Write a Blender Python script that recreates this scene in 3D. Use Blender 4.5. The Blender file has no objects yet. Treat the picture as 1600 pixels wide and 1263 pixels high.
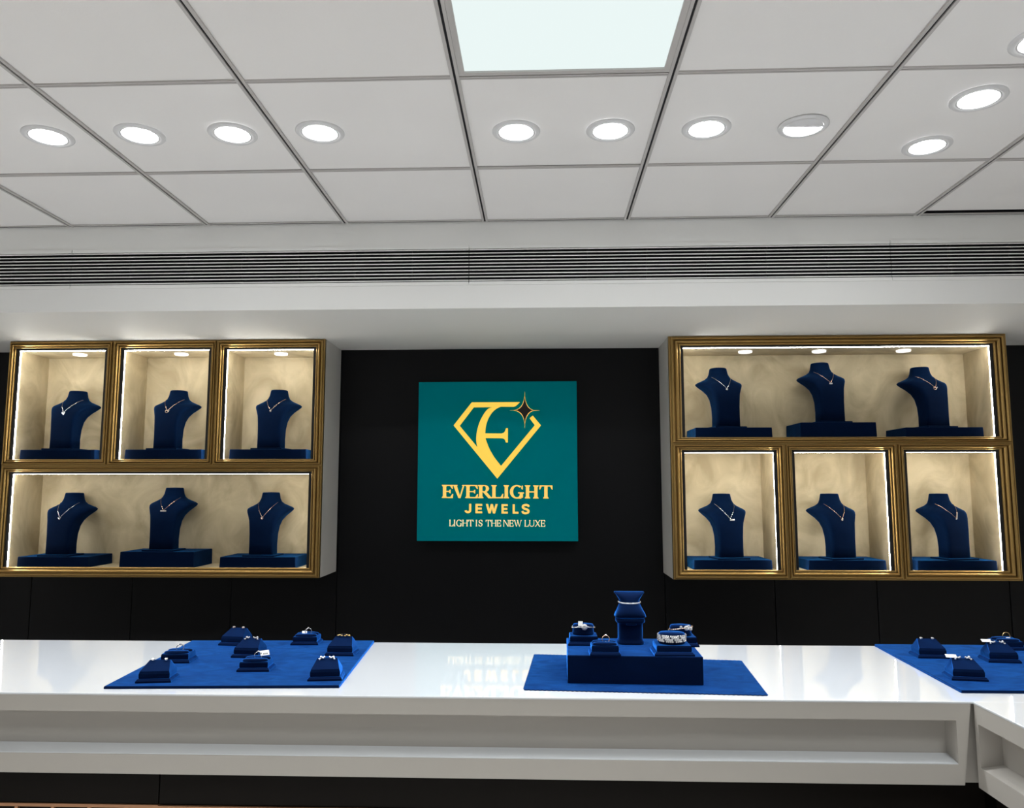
import bpy, bmesh, math, random
from mathutils import Vector, Matrix
PI = math.pi
random.seed(7)
S = bpy.context.scene
COL = S.collection

# ------------------------------------------------------------------ camera
def set_camera():
    yaw, pitch, roll = math.radians(2.15), math.radians(6.28), math.radians(-0.02)
    f = Vector((-math.sin(yaw)*math.cos(pitch), math.cos(yaw)*math.cos(pitch), math.sin(pitch)))
    r = Vector((math.cos(yaw), math.sin(yaw), 0)); u = r.cross(f)
    r2 = r*math.cos(roll) + u*math.sin(roll); u2 = u*math.cos(roll) - r*math.sin(roll)
    cd = bpy.data.cameras.new('camera'); cd.sensor_width = 36; cd.lens = 27.0
    cd.sensor_fit = 'HORIZONTAL'; cd.clip_start = 0.02
    co = bpy.data.objects.new('camera', cd); COL.objects.link(co)
    m = Matrix((r2, u2, -f)).transposed().to_4x4(); m.translation = (0, 0, 1.5)
    co.matrix_world = m
    S.camera = co
set_camera()

# ------------------------------------------------------------------ world, light levels, exposure
W = bpy.data.worlds.new('world'); S.world = W; W.use_nodes = True
WB = W.node_tree.nodes['Background']
WB.inputs[0].default_value = (0.93, 0.97, 1.0, 1); WB.inputs[1].default_value = 0.2   # ambient light added through the room's open side behind the viewer
DOWNLIGHT = 55.0       # glow of each recessed lens
BEAM = 21.5            # power of the beam each recessed lamp throws down
PANEL = 0.95           # diffuser panel in the grid
PANEL_DOWN = 2.2       # light the panel throws down
STRIP = 47.0           # light strips inside the wall cabinets
SHOP_FILL = 14.0            # added unseen lights over the customers' side, to brighten the room
for lx, ly in ((-1.13, 0.5), (1.27, 0.5), (0.07, -0.7)):
    ld = bpy.data.lights.new('shop_fill_light', 'AREA'); ld.shape = 'SQUARE'; ld.size = 0.55; ld.energy = SHOP_FILL; ld.spread = math.radians(125); ld.color = (0.98, 1.0, 0.99)
    lo_ = bpy.data.objects.new('shop_fill_light', ld); COL.objects.link(lo_); lo_.location = (lx, ly, 2.615)
S.view_settings.view_transform = 'Standard'; S.view_settings.look = 'None'
S.view_settings.gamma = 1.0; S.view_settings.use_curve_mapping = False
S.view_settings.exposure = 0.0
S.cycles.use_denoising = True
S.cycles.max_bounces = 8; S.cycles.diffuse_bounces = 6
S.cycles.sample_clamp_indirect = 6.0
S.cycles.caustics_reflective = False; S.cycles.caustics_refractive = False

# ------------------------------------------------------------------ materials
MATS = {}
def nt(name):
    m = bpy.data.materials.new(name); m.use_nodes = True
    b = m.node_tree.nodes['Principled BSDF']; MATS[name] = m
    return m, m.node_tree.nodes, m.node_tree.links, b
def mat(name, col, rough=0.5, metal=0.0, spec=0.5, coat=0.0, bump=0.0, bscale=60, vary=0.0, vscale=8):
    m, N, L, b = nt(name)
    b.inputs['Base Color'].default_value = (*col, 1); b.inputs['Roughness'].default_value = rough
    b.inputs['Metallic'].default_value = metal; b.inputs['Specular IOR Level'].default_value = spec
    b.inputs['Coat Weight'].default_value = coat; b.inputs['Coat Roughness'].default_value = 0.03
    tc = N.new('ShaderNodeTexCoord')
    if bump:
        n = N.new('ShaderNodeTexNoise'); n.inputs['Scale'].default_value = bscale; n.inputs['Detail'].default_value = 4
        bp = N.new('ShaderNodeBump'); bp.inputs['Strength'].default_value = bump; bp.inputs['Distance'].default_value = 0.002
        L.new(tc.outputs['Object'], n.inputs['Vector']); L.new(n.outputs['Fac'], bp.inputs['Height']); L.new(bp.outputs['Normal'], b.inputs['Normal'])
    if vary:
        n = N.new('ShaderNodeTexNoise'); n.inputs['Scale'].default_value = vscale; n.inputs['Detail'].default_value = 5
        mx = N.new('ShaderNodeMix'); mx.data_type = 'RGBA'
        mx.inputs[6].default_value = (*[c*(1-vary) for c in col], 1); mx.inputs[7].default_value = (*[min(1, c*(1+vary)) for c in col], 1)
        L.new(tc.outputs['Object'], n.inputs['Vector']); L.new(n.outputs['Fac'], mx.inputs[0]); L.new(mx.outputs[2], b.inputs['Base Color'])
    return m
def emit(name, col, strength):
    m, N, L, b = nt(name)
    b.inputs['Base Color'].default_value = (*[0.3*c for c in col], 1); b.inputs['Roughness'].default_value = 0.5
    b.inputs['Emission Color'].default_value = (*col, 1); b.inputs['Emission Strength'].default_value = strength
    return m
def velvet(name, base, sheen, weight=1.0, rough=0.35, nap=None):
    m, N, L, b = nt(name)
    b.inputs['Roughness'].default_value = 0.9; b.inputs['Specular IOR Level'].default_value = 0.05
    b.inputs['Sheen Weight'].default_value = weight; b.inputs['Sheen Roughness'].default_value = rough
    tc = N.new('ShaderNodeTexCoord')
    mp = N.new('ShaderNodeMapping'); mp.inputs['Scale'].default_value = (1, 1.6, 1.6)
    n = N.new('ShaderNodeTexNoise'); n.inputs['Scale'].default_value = 14; n.inputs['Detail'].default_value = 6; n.inputs['Distortion'].default_value = 1.2
    cr = N.new('ShaderNodeValToRGB'); cr.color_ramp.elements[0].position = 0.3; cr.color_ramp.elements[1].position = 0.72
    cr.color_ramp.elements[0].color = (*[c*0.55 for c in sheen], 1); cr.color_ramp.elements[1].color = (*[min(1, c*1.35) for c in sheen], 1)
    mx = N.new('ShaderNodeMix'); mx.data_type = 'RGBA'
    mx.inputs[6].default_value = (*[c*0.8 for c in base], 1); mx.inputs[7].default_value = (*[c*1.25 for c in base], 1)
    L.new(tc.outputs['Object'], mp.inputs['Vector']); L.new(mp.outputs['Vector'], n.inputs['Vector'])
    L.new(n.outputs['Fac'], cr.inputs['Fac']); L.new(cr.outputs['Color'], b.inputs['Sheen Tint'])
    L.new(n.outputs['Fac'], mx.inputs[0]); L.new(mx.outputs[2], b.inputs['Base Color'])
    f = N.new('ShaderNodeTexNoise'); f.inputs['Scale'].default_value = 900
    bp = N.new('ShaderNodeBump'); bp.inputs['Strength'].default_value = 0.15; bp.inputs['Distance'].default_value = 0.001
    L.new(tc.outputs['Object'], f.inputs['Vector']); L.new(f.outputs['Fac'], bp.inputs['Height']); L.new(bp.outputs['Normal'], b.inputs['Normal'])
    if nap:      # second layer of fibre tips
        sh = N.new('ShaderNodeBsdfSheen'); sh.inputs['Roughness'].default_value = 0.36
        n3 = N.new('ShaderNodeMix'); n3.data_type = 'RGBA'; n3.inputs[6].default_value = (*[c*0.6 for c in nap], 1); n3.inputs[7].default_value = (*[min(1, c*1.35) for c in nap], 1)
        ad = N.new('ShaderNodeAddShader'); out = N['Material Output']
        L.new(n.outputs['Fac'], n3.inputs[0]); L.new(n3.outputs[2], sh.inputs['Color'])
        L.new(b.outputs[0], ad.inputs[0]); L.new(sh.outputs[0], ad.inputs[1])
        ad2 = N.new('ShaderNodeAddShader'); L.new(ad.outputs[0], ad2.inputs[0]); L.new(sh.outputs[0], ad2.inputs[1]); L.new(ad2.outputs[0], out.inputs['Surface'])
    return m
def lining_mat():
    m, N, L, b = nt('brushed_gold_lining')
    b.inputs['Roughness'].default_value = 0.55; b.inputs['Specular IOR Level'].default_value = 0.35
    tc = N.new('ShaderNodeTexCoord')
    mp = N.new('ShaderNodeMapping'); mp.inputs['Scale'].default_value = (1, 1, 0.75); mp.inputs['Rotation'].default_value = (0.2, 0.6, 0.1)
    n = N.new('ShaderNodeTexNoise'); n.inputs['Scale'].default_value = 5.5; n.inputs['Detail'].default_value = 7; n.inputs['Distortion'].default_value = 1.6
    cr = N.new('ShaderNodeValToRGB')
    cr.color_ramp.elements[0].position = 0.32; cr.color_ramp.elements[0].color = (0.40, 0.33, 0.21, 1)
    cr.color_ramp.elements[1].position = 0.66; cr.color_ramp.elements[1].color = (0.60, 0.515, 0.35, 1)
    e = cr.color_ramp.elements.new(0.5); e.color = (0.50, 0.425, 0.28, 1)
    n2 = N.new('ShaderNodeTexNoise'); n2.inputs['Scale'].default_value = 40; n2.inputs['Detail'].default_value = 3
    mp2 = N.new('ShaderNodeMapping'); mp2.inputs['Scale'].default_value = (1, 1, 6)
    bp = N.new('ShaderNodeBump'); bp.inputs['Strength'].default_value = 0.12; bp.inputs['Distance'].default_value = 0.003
    L.new(tc.outputs['Object'], mp.inputs['Vector']); L.new(mp.outputs['Vector'], n.inputs['Vector'])
    L.new(tc.outputs['Object'], mp2.inputs['Vector']); L.new(mp2.outputs['Vector'], n2.inputs['Vector'])
    L.new(n.outputs['Fac'], cr.inputs['Fac']); L.new(cr.outputs['Color'], b.inputs['Base Color'])
    L.new(n2.outputs['Fac'], bp.inputs['Height']); L.new(bp.outputs['Normal'], b.inputs['Normal'])
    return m
M_TILE = mat('ceiling_tile_white', (0.86, 0.845, 0.835), 0.9, bump=0.15, bscale=220, vary=0.03, vscale=3)
M_GRID = mat('grid_white_enamel', (0.52, 0.50, 0.49), 0.45)
M_SLOT = mat('dark_slot', (0.01, 0.01, 0.013), 0.8)
M_PLAS = mat('white_painted_plaster', (0.84, 0.84, 0.82), 0.6, bump=0.05, bscale=40, vary=0.02, vscale=2)
M_WALL = mat('white_wall_paint', (0.82, 0.81, 0.79), 0.7, bump=0.05, bscale=50)
M_FLOOR = mat('pale_floor_tile', (0.84, 0.81, 0.77), 0.3, vary=0.03)
M_BLACK = mat('black_satin_panel', (0.0032, 0.0034, 0.0042), 0.45, spec=0.2, vary=0.15, vscale=4)
M_BASE = mat('dark_brown_laminate', (0.0042, 0.0030, 0.0022), 0.55, spec=0.12, vary=0.1)
M_COPP = mat('copper_trim', (0.42, 0.22, 0.12), 0.4, 0.6)
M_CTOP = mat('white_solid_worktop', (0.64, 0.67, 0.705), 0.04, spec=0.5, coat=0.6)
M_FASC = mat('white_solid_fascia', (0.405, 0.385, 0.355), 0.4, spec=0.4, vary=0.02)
M_CARC = mat('white_carcass_laminate', (0.60, 0.585, 0.56), 0.45, vary=0.02)
M_GOLD = mat('antique_gold_moulding', (0.46, 0.295, 0.10), 0.38, 0.8, vary=0.08, vscale=3)
M_EDGE = mat('black_edge_band', (0.004, 0.004, 0.005), 0.3)
M_LINE = lining_mat()
M_VEL = velvet('navy_velvet', (0.0003, 0.0062, 0.027), (0.015, 0.25, 0.85), 0.5, 0.30)
M_VELB = velvet('blue_suede', (0.0004, 0.0048, 0.026), (0.03, 0.27, 1.0), 1.0, 0.30, (0.018, 0.165, 0.74))
M_STRIP = emit('strip_light_glow', (1.0, 0.97, 0.90), STRIP)
M_LENS = emit('lamp_lens_glow', (0.97, 0.99, 1.0), DOWNLIGHT)
M_PUCK = emit('puck_lens_glow', (1.0, 0.98, 0.94), 1.0)
M_PANEL = emit('panel_diffuser_glow', (0.86, 0.965, 0.95), PANEL)
M_PANEL.node_tree.nodes['Principled BSDF'].inputs['Base Color'].default_value = (0.02, 0.02, 0.02, 1)
M_PANEL.node_tree.nodes['Principled BSDF'].inputs['Specular IOR Level'].default_value = 0.05
M_WHITE = mat('white_enamel', (0.72, 0.72, 0.73), 0.35)
M_SHADE = mat('grey_gimbal_enamel', (0.75, 0.75, 0.77), 0.4)
M_SLAT = mat('vent_slat_enamel', (0.88, 0.88, 0.85), 0.4)
M_TEAL = mat('teal_acrylic', (0.0, 0.245, 0.285), 0.6, spec=0.0)
M_LETT = emit('gold_lit_letter', (1.0, 0.66, 0.085), 0.85)
M_LETT2 = emit('gold_lit_letter_small', (1.0, 0.60, 0.13), 0.92)
M_LETT3 = emit('cream_lit_letter', (1.0, 0.76, 0.42), 0.95)
M_STAR = mat('dark_brown_star', (0.012, 0.006, 0.002), 0.4)
M_SILV = mat('polished_silver', (0.88, 0.87, 0.86), 0.16, 1.0)
M_ROSE = mat('polished_rose_gold', (0.90, 0.62, 0.47), 0.2, 1.0)
M_YELL = mat('polished_yellow_gold', (0.90, 0.64, 0.28), 0.2, 1.0)
M_GEM = mat('clear_gem', (0.93, 0.94, 0.97), 0.08, 0.55, coat=1.0)
M_DGEM = mat('dark_gem', (0.05, 0.055, 0.08), 0.1, 0.3, coat=1.0)
M_TAG = mat('white_card_tag', (0.84, 0.84, 0.83), 0.6)
M_INK = mat('black_ink', (0.02, 0.02, 0.02), 0.6)

# ------------------------------------------------------------------ mesh helpers
class MB:
    def __init__(s): s.v = []; s.f = []; s.sm = []
    def add(s, vs, fs, smooth=False, M=None):
        o = len(s.v)
        for p in vs:
            p = Vector(p)
            s.v.append(M @ p if M else p)
        for f in fs: s.f.append([i+o for i in f]); s.sm.append(smooth)
        return s
    def box(s, x0, x1, y0, y1, z0, z1, M=None):
        vs = [(x, y, z) for x in (x0, x1) for y in (y0, y1) for z in (z0, z1)]
        return s.add(vs, [(0,1,3,2),(4,6,7,5),(0,4,5,1),(2,3,7,6),(0,2,6,4),(1,5,7,3)], M=M)
    def rbox(s, x0, x1, y0, y1, z0, z1, r=0.002, seg=2, M=None):
        bm = bmesh.new(); bmesh.ops.create_cube(bm, size=1)
        for v in bm.verts:
            v.co = Vector(((x0+x1)/2+v.co.x*(x1-x0), (y0+y1)/2+v.co.y*(y1-y0), (z0+z1)/2+v.co.z*(z1-z0)))
        bmesh.ops.bevel(bm, geom=bm.edges[:], offset=r, segments=seg, profile=0.5, affect='EDGES')
        s.bm(bm, M, False); return s
    def bm(s, bm, M=None, smooth=True):
        bm.verts.index_update()
        s.add([v.co.copy() for v in bm.verts], [[v.index for v in f.verts] for f in bm.faces], smooth, M); bm.free()
    def loft(s, rings, smooth=True, cap0=True, cap1=True, closed=True, M=None):
        n = len(rings[0]); vs = [p for r in rings for p in r]; fs = []
        for i in range(len(rings)-1):
            for j in range(n if closed else n-1):
                k = (j+1) % n
                fs.append((i*n+j, i*n+k, (i+1)*n+k, (i+1)*n+j))
        s.add(vs, fs, smooth, M)
        o = len(s.v)-len(vs)
        if cap0: s.f.append([o+j for j in reversed(range(n))]); s.sm.append(False)
        if cap1: s.f.append([o+(len(rings)-1)*n+j for j in range(n)]); s.sm.append(False)
        return s
    def lathe(s, prof, seg=32, M=None, smooth=True):
        rings = [[(r*math.cos(2*PI*k/seg), r*math.sin(2*PI*k/seg), z) for k in range(seg)] for r, z in prof]
        return s.loft(rings, smooth, False, False, True, M)
    def disc(s, r, z, seg=32, M=None, up=False):
        vs = [(r*math.cos(2*PI*k/seg), r*math.sin(2*PI*k/seg), z) for k in range(seg)]
        return s.add(vs, [list(range(seg)) if up else list(reversed(range(seg)))], M=M)
    def tube(s, pts, r, seg=8, closed=False, M=None):
        pts = [Vector(p) for p in pts]; n = len(pts); rings = []
        t0 = (pts[1]-pts[0]).normalized(); up = Vector((0,0,1)) if abs(t0.z) < 0.9 else Vector((1,0,0))
        nx = t0.cross(up).normalized()
        for i in range(n):
            a = pts[(i-1) % n] if (closed or i > 0) else pts[i]; b = pts[(i+1) % n] if (closed or i < n-1) else pts[i]
            t = (b-a).normalized(); nx = (nx - t*nx.dot(t)).normalized(); ny = t.cross(nx)
            rr = r[i] if isinstance(r, (list, tuple)) else r
            rings.append([pts[i]+(nx*math.cos(2*PI*k/seg)+ny*math.sin(2*PI*k/seg))*rr for k in range(seg)])
        if closed: rings.append(rings[0])
        return s.loft(rings, True, not closed, not closed, True, M)
    def ball(s, c, r, sub=1, M=None, scale=(1,1,1), smooth=True):
        bm = bmesh.new(); bmesh.ops.create_icosphere(bm, subdivisions=sub, radius=r)
        for v in bm.verts: v.co = Vector((v.co.x*scale[0]+c[0], v.co.y*scale[1]+c[1], v.co.z*scale[2]+c[2]))
        s.bm(bm, M, smooth); return s
    def gem(s, c, r, M=None, axis='Y'):
        """brilliant cut, table toward -Y (or +Z)"""
        n = 8; pr = [(0.0, 0.35), (0.55, 0.35), (1.0, 0.05), (0.0, -0.6)]
        rings = []
        for q, h in pr:
            ring = []
            for k in range(n):
                a = 2*PI*k/n + 0.2
                x, y = max(q, 0.001)*r*math.cos(a), max(q, 0.001)*r*math.sin(a)
                ring.append((c[0]+x, c[1]-h*r, c[2]+y) if axis == 'Y' else (c[0]+x, c[1]+y, c[2]+h*r))
            rings.append(ring)
        return s.loft(rings, False, False, False, True, M)
    def prism(s, poly, y0, y1, M=None):
        """polygon in (x,z), extruded from y0 to y1"""
        n = len(poly)
        vs = [(x, y0, z) for x, z in poly] + [(x, y1, z) for x, z in poly]
        fs = [list(range(n)), list(reversed(range(n, 2*n)))] + [(i, i+n, (i+1) % n+n, (i+1) % n) for i in range(n)]
        return s.add(vs, fs, M=M)
    def build(s, name, m, parent=None, origin=None):
        me = bpy.data.meshes.new(name); o = Vector(origin) if origin else Vector((0,0,0))
        me.from_pydata([tuple(v-o) for v in s.v], [], s.f)
        me.polygons.foreach_set('use_smooth', s.sm)
        bm = bmesh.new(); bm.from_mesh(me); bmesh.ops.recalc_face_normals(bm, faces=bm.faces[:]); bm.to_mesh(me); bm.free()
        me.materials.append(m)
        ob = bpy.data.objects.new(name, me); COL.objects.link(ob); ob.location = o
        if parent: ob.parent = parent
        return ob
def tag(o, label=None, cat=None, group=None, kind=None):
    if label: o['label'] = label
    if cat: o['category'] = cat
    if group: o['group'] = group
    if kind: o['kind'] = kind
    return o
def empty(name, loc, label, cat, group=None, rz=0.0):
    o = bpy.data.objects.new(name, None); COL.objects.link(o); o.empty_display_size = 0.05
    o.location = loc; o.rotation_euler = (0, 0, rz)
    return tag(o, label, cat, group)
def copy_tree(o, parent=None):
    c = o.copy(); COL.objects.link(c)
    if parent: c.parent = parent
    for ch in list(o.children): copy_tree(ch, c)
    return c

# ------------------------------------------------------------------ setting
CZ = 2.63; SOF_Y = 3.155; SOF_Z = 2.253; WY = 4.105
XL, XR, YF = -3.4, 3.2, -3.2
def structure(name, mb, m, parent=None):
    o = mb.build(name, m, parent)
    if not parent: o['kind'] = 'structure'
    return o
structure('floor', MB().box(XL, XR, YF, WY, -0.05, 0), M_FLOOR)
structure('wall_left', MB().box(XL-0.1, XL, YF, WY, 0, CZ), M_WALL)
structure('wall_right', MB().box(XR, XR+0.1, YF, WY, 0, CZ), M_WALL)
# black panelled back wall: a backing board with separate panels and thin joints between them
bw = MB().box(XL, XR, WY+0.012, WY+0.1, 0, CZ)
seams = [XL, -2.736, -2.184, -1.648, -1.083, 0.643, 1.208, 1.728, 2.396, XR]
for a, b in zip(seams[:-1], seams[1:]): bw.rbox(a+0.002, b-0.002, WY, WY+0.014, 0.0, CZ, 0.0012, 1)
structure('wall_back', bw, M_BLACK)
# soffit: four plaster boxes around the long air-vent slot, open behind
VZ0, VZ1 = 2.362, 2.516
sf = MB().box(XL, XR, SOF_Y, SOF_Y+0.02, VZ1, CZ).box(XL, XR, SOF_Y, SOF_Y+0.02, SOF_Z, VZ0)
sf.box(XL, XR, SOF_Y+0.02, WY, SOF_Z, SOF_Z+0.02)
structure('wall_soffit', sf, M_PLAS)
structure('trim_1', MB().box(XL, XR, SOF_Y+0.14, SOF_Y+0.15, SOF_Z+0.02, CZ).box(XL, XR, SOF_Y+0.02, SOF_Y+0.14, VZ1+0.02, VZ1+0.03).box(XL, XR, SOF_Y+0.02, SOF_Y+0.14, VZ0-0.03, VZ0-0.02), M_SLOT)

# ceiling: lay-in tiles, slotted runners and cross tees
gx = [-0.233+0.6*k for k in range(-5, 6)]; gy = [2.008+0.605*k for k in range(-8, 2)]+[SOF_Y]
PX0, PX1, PY0, PY1 = gx[5], gx[6], gy[7], gy[8]
tiles = MB()
xs = [XL]+[x for x in gx if XL+0.05 < x < XR-0.05]+[XR]; ys = [YF]+[y for y in gy if YF+0.05 < y]
other_panels = [(3, 3), (7, 3), (5, 2), (3, 5), (7, 5)]
panels = []
for i in range(len(xs)-1):
    for j in range(len(ys)-1):
        x0, x1, y0, y1 = xs[i], xs[i+1], ys[j], ys[j+1]
        if abs(x0-PX0) < 0.01 and abs(y0-PY0) < 0.01: panels.append((x0, x1, y0, y1)); continue
        e = [random.uniform(0, 0.0022) for _ in range(4)]
        z = CZ+0.003
        yb = y1-0.008
        lift = 0.0
        if x0 > 1.5 and x0 < 1.7 and y1 > 3.1: yb = y1-0.03; lift = 0.006
        vs = [(x0+.008, y0+.008, z+e[0]), (x1-.008, y0+.008, z+e[1]), (x1-.008, yb, z+e[2]+lift), (x0+.008, yb, z+e[3]+lift)]
        vs += [(p[0], p[1], p[2]+0.016) for p in vs]
        tiles.add(vs, [(3,2,1,0), (4,5,6,7), (0,1,5,4), (1,2,6,5), (2,3,7,6), (3,0,4,7)])
ceil = structure('ceiling', tiles, M_TILE)
gr = MB(); sl = MB()
for x in xs[1:-1]:
    gr.box(x-0.0125, x-0.0035, YF, SOF_Y, CZ-0.002, CZ+0.004); gr.box(x+0.0035, x+0.0125, YF, SOF_Y, CZ-0.002, CZ+0.004)
    sl.box(x-0.0035, x+0.0035, YF, SOF_Y, CZ+0.002, CZ+0.012)
for j, y in enumerate(ys[1:]):
    for i in range(len(xs)-1):
        yy = y+random.uniform(-0.002, 0.002)
        if j == len(ys)-2: yy = y-0.006
        a, b = xs[i]+0.012, xs[i+1]-0.012
        gr.box(a, b, yy-0.008, yy-0.001, CZ-0.001, CZ+0.004)
        sl.box(a, b, yy-0.001, yy+0.0012, CZ+0.001, CZ+0.008)
        gr.box(a, b, yy+0.0012, yy+0.007, CZ-0.001, CZ+0.004) if j < len(ys)-2 else None
gr.build('tee_grid', M_GRID, ceil); sl.build('grid_slot', M_SLOT, ceil)
MB().box(XL, XR, YF, SOF_Y+0.02, CZ+0.06, CZ+0.07).box(XL, XR, SOF_Y+0.001, SOF_Y+0.02, CZ, CZ+0.06).box(XL, XR, YF-0.02, YF, CZ-0.002, CZ+0.07).box(XL-0.1, XL, YF, SOF_Y+0.02, CZ, CZ+0.07).box(XR, XR+0.1, YF, SOF_Y+0.02, CZ, CZ+0.07).build('plenum', M_SLOT, ceil)

# the square light panel in the grid
def light_panel(x0, x1, y0, y1, label):
    t = empty('ceiling_light_panel', ((x0+x1)/2, (y0+y1)/2, CZ), label, 'ceiling light')
    w, d = (x1-x0)/2-0.013, (y1-y0)/2-0.013; fr = MB()
    b = 0.016
    fr.box(-w, w, -d, -d+b, -0.002, 0.012).box(-w, w, d-b, d, -0.002, 0.012).box(-w, -w+b, -d+b, d-b, -0.002, 0.012).box(w-b, w, -d+b, d-b, -0.002, 0.012)
    fr.build('frame', M_GRID, t)
    MB().box(-w+b, w-b, -d+b, d-b, 0.003, 0.006).build('diffuser', M_PANEL, t)
    ld = bpy.data.lights.new('panel_light', 'AREA'); ld.shape = 'SQUARE'; ld.size = 0.52; ld.energy = PANEL_DOWN; ld.color = (0.95, 1.0, 0.99); ld.spread = math.radians(90)
    o = bpy.data.objects.new('panel_light', ld); COL.objects.link(o); o.location = ((x0+x1)/2, (y0+y1)/2, CZ-0.003)
for p in panels: light_panel(*p, 'large square white light panel in the ceiling grid above the counter')

# recessed downlights
def beam(t, x, y, ay=0.0):
    ld = bpy.data.lights.new('spot_beam', 'SPOT'); ld.energy = BEAM; ld.color = (0.96, 0.98, 1.0)
    ld.spot_size = math.radians(104); ld.spot_blend = 0.55; ld.shadow_soft_size = 0.05
    o = bpy.data.objects.new('spot_beam', ld); COL.objects.link(o); o.location = (x, y, CZ-0.012); o.rotation_euler = (ay, 0, 0)
def downlight(x, y, label, lens=M_LENS):
    beam(None, x, y)
    t = empty('recessed_downlight', (x, y, CZ+0.003), label, 'ceiling light', 'downlights in the ceiling tiles')
    MB().lathe([(0.0765, 0.0), (0.077, -0.003), (0.074, -0.0065), (0.066, -0.0075), (0.0605, -0.0070), (0.0590, -0.0058)], 48).build('trim_ring', M_WHITE, t)
    MB().lathe([(0.0590, -0.0058), (0.0575, -0.0066), (0.0550, -0.0064), (0.0535, -0.0055), (0.0530, -0.0005)], 48).build('bezel', M_WHITE, t)
    MB().disc(0.0535, -0.0015, 48).build('lens', lens, t)
    return t
LIGHTS = [(-1.585, 2.312, 'leftmost round downlight of the row of eight in the ceiling'),
          (-1.283, 2.312, 'second round downlight from the left of the ceiling row'),
          (-0.983, 2.318, 'third round downlight from the left of the ceiling row'),
          (-0.700, 2.318, 'fourth downlight from the left, last before the gap below the light panel'),
          (-0.074, 2.337, 'round downlight under the left half of the square light panel'),
          (0.225, 2.340, 'round downlight under the right half of the square light panel'),
          (0.527, 2.338, 'round downlight just right of the tile with two downlights'),
          (1.281, 2.180, 'middle and brightest-looking of the three downlights at the right'),
          (1.287, 2.494, 'lowest of the three downlights at the right, nearest the vent'),
          (1.278, 1.885, 'downlight cut by the right edge of the frame')]
for x, y, l in LIGHTS: downlight(x, y, l)
for x in (-1.885, -2.185, -2.485, -2.785): beam(None, x, 2.312)      # added unseen beams with no lamps, to brighten the counter's left end
# the tilted one: grey inner shade covers half its lens
beam(None, 0.829, 2.337, 0.2)
t = empty('recessed_downlight', (0.829, 2.337, CZ+0.003), 'eighth downlight of the row, half shaded by a tilted grey inner cup', 'ceiling light', 'downlights in the ceiling tiles')
MB().lathe([(0.0765, 0.0), (0.077, -0.003), (0.074, -0.0065), (0.066, -0.0075), (0.0605, -0.0070), (0.0590, -0.0058)], 48).build('trim_ring', M_WHITE, t)
MB().lathe([(0.0592, -0.006), (0.0592, 0.006)], 48).build('can', M_WHITE, t)
MB().disc(0.0588, -0.003, 48).build('lens', M_LENS, t)
hs = MB(); n = 24; cut = -0.006
arc = [(0.0586*math.cos(PI+PI*k/n), min(cut, 0.0586*math.sin(PI+PI*k/n))) for k in range(n+1)]
hs.add([(x, y, -0.0040) for x, y in arc]+[(x, y, -0.0046-0.003*max(0, 1+y/0.0586)) for x, y in arc],
       [list(range(n+1)), list(reversed(range(n+1, 2*n+2)))]+[(k, k+1, n+2+k, n+1+k) for k in range(n)]+[(n, 0, n+1, 2*n+1)])
hs.build('tilted_cup', M_SHADE, t)
MB().tube([(-0.054+0.108*k/12, 0.016-0.010*(1-((k-6)/6)**2), -0.0045) for k in range(13)], 0.0013, 6).build('cup_edge', M_GRID, t)

# linear air vents in the soffit
vx = [XL+0.01, -2.019, -0.300, 1.452, XR-0.01]

VL = ['linear white slatted air vent at the left end of the soffit',
      'linear slatted air vent in the soffit above the left wall cabinet',
      'linear slatted air vent in the soffit above the green sign and right of it',
      'linear slatted air vent at the right end of the soffit']
for k in range(4):
    a, b = vx[k]+0.0015, vx[k+1]-0.0015
    t = empty('air_vent', ((a+b)/2, SOF_Y, VZ0), VL[k], 'air vent', 'air vents along the soffit')
    w = (b-a)/2; h = VZ1-VZ0
    fr = MB().box(-w, w, -0.005, 0.006, h-0.006, h+0.008).box(-w, w, -0.005, 0.006, -0.009, 0.005)
    fr.build('frame', M_PLAS, t)
    s_ = MB(); n = 10
    for i in range(n):
        z = 0.011+(h-0.022)*i/(n-1)
        s_.add([(x, y, zz) for x in (-w, w) for y, zz in ((-0.003, z-0.0022), (-0.003, z+0.0022), (0.002, z+0.0030), (0.002, z-0.0010))],
               [(0,1,2,3), (7,6,5,4), (0,4,5,1), (1,5,6,2), (2,6,7,3), (3,7,4,0)])
    s_.build('slats', M_SLAT, t)
    q = max(2, int((b-a)/0.24))
    for i in range(1, q):
        x = -w+2*w*i/q; MB().box(x-0.002, x+0.002, 0.012, 0.03, 0.005, h-0.006).build('spacer', M_SLOT, t)

# ------------------------------------------------------------------ wall cabinets
FY = 3.79
def ring_between(mb, o, c, prof):
    """mitred moulding from opening o to cell c, (x0,x1,z0,z1); prof = [(t, y)]"""
    loops = []
    for tt, y in prof:
        x0 = o[0]+(c[0]-o[0])*tt; x1 = o[1]+(c[1]-o[1])*tt; z0 = o[2]+(c[2]-o[2])*tt; z1 = o[3]+(c[3]-o[3])*tt
        loops.append([(x0, FY+y, z0), (x1, FY+y, z0), (x1, FY+y, z1), (x0, FY+y, z1)])
    mb.loft(loops, False, False, False, True)
PROF = [(0, 0.020), (0, 0.003), (0.05, 0.000), (0.13, 0.000), (0.16, 0.009), (0.22, 0.009), (0.25, -0.004), (0.33, -0.009), (0.42, -0.010), (0.50, -0.005),
        (0.52, 0.006), (0.58, 0.006), (0.60, -0.006), (0.68, -0.011), (0.76, -0.011), (0.83, -0.006), (0.85, 0.003), (0.90, 0.003), (0.92, -0.001), (0.98, -0.001), (1.0, 0.006), (1.0, 0.020)]
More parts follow.
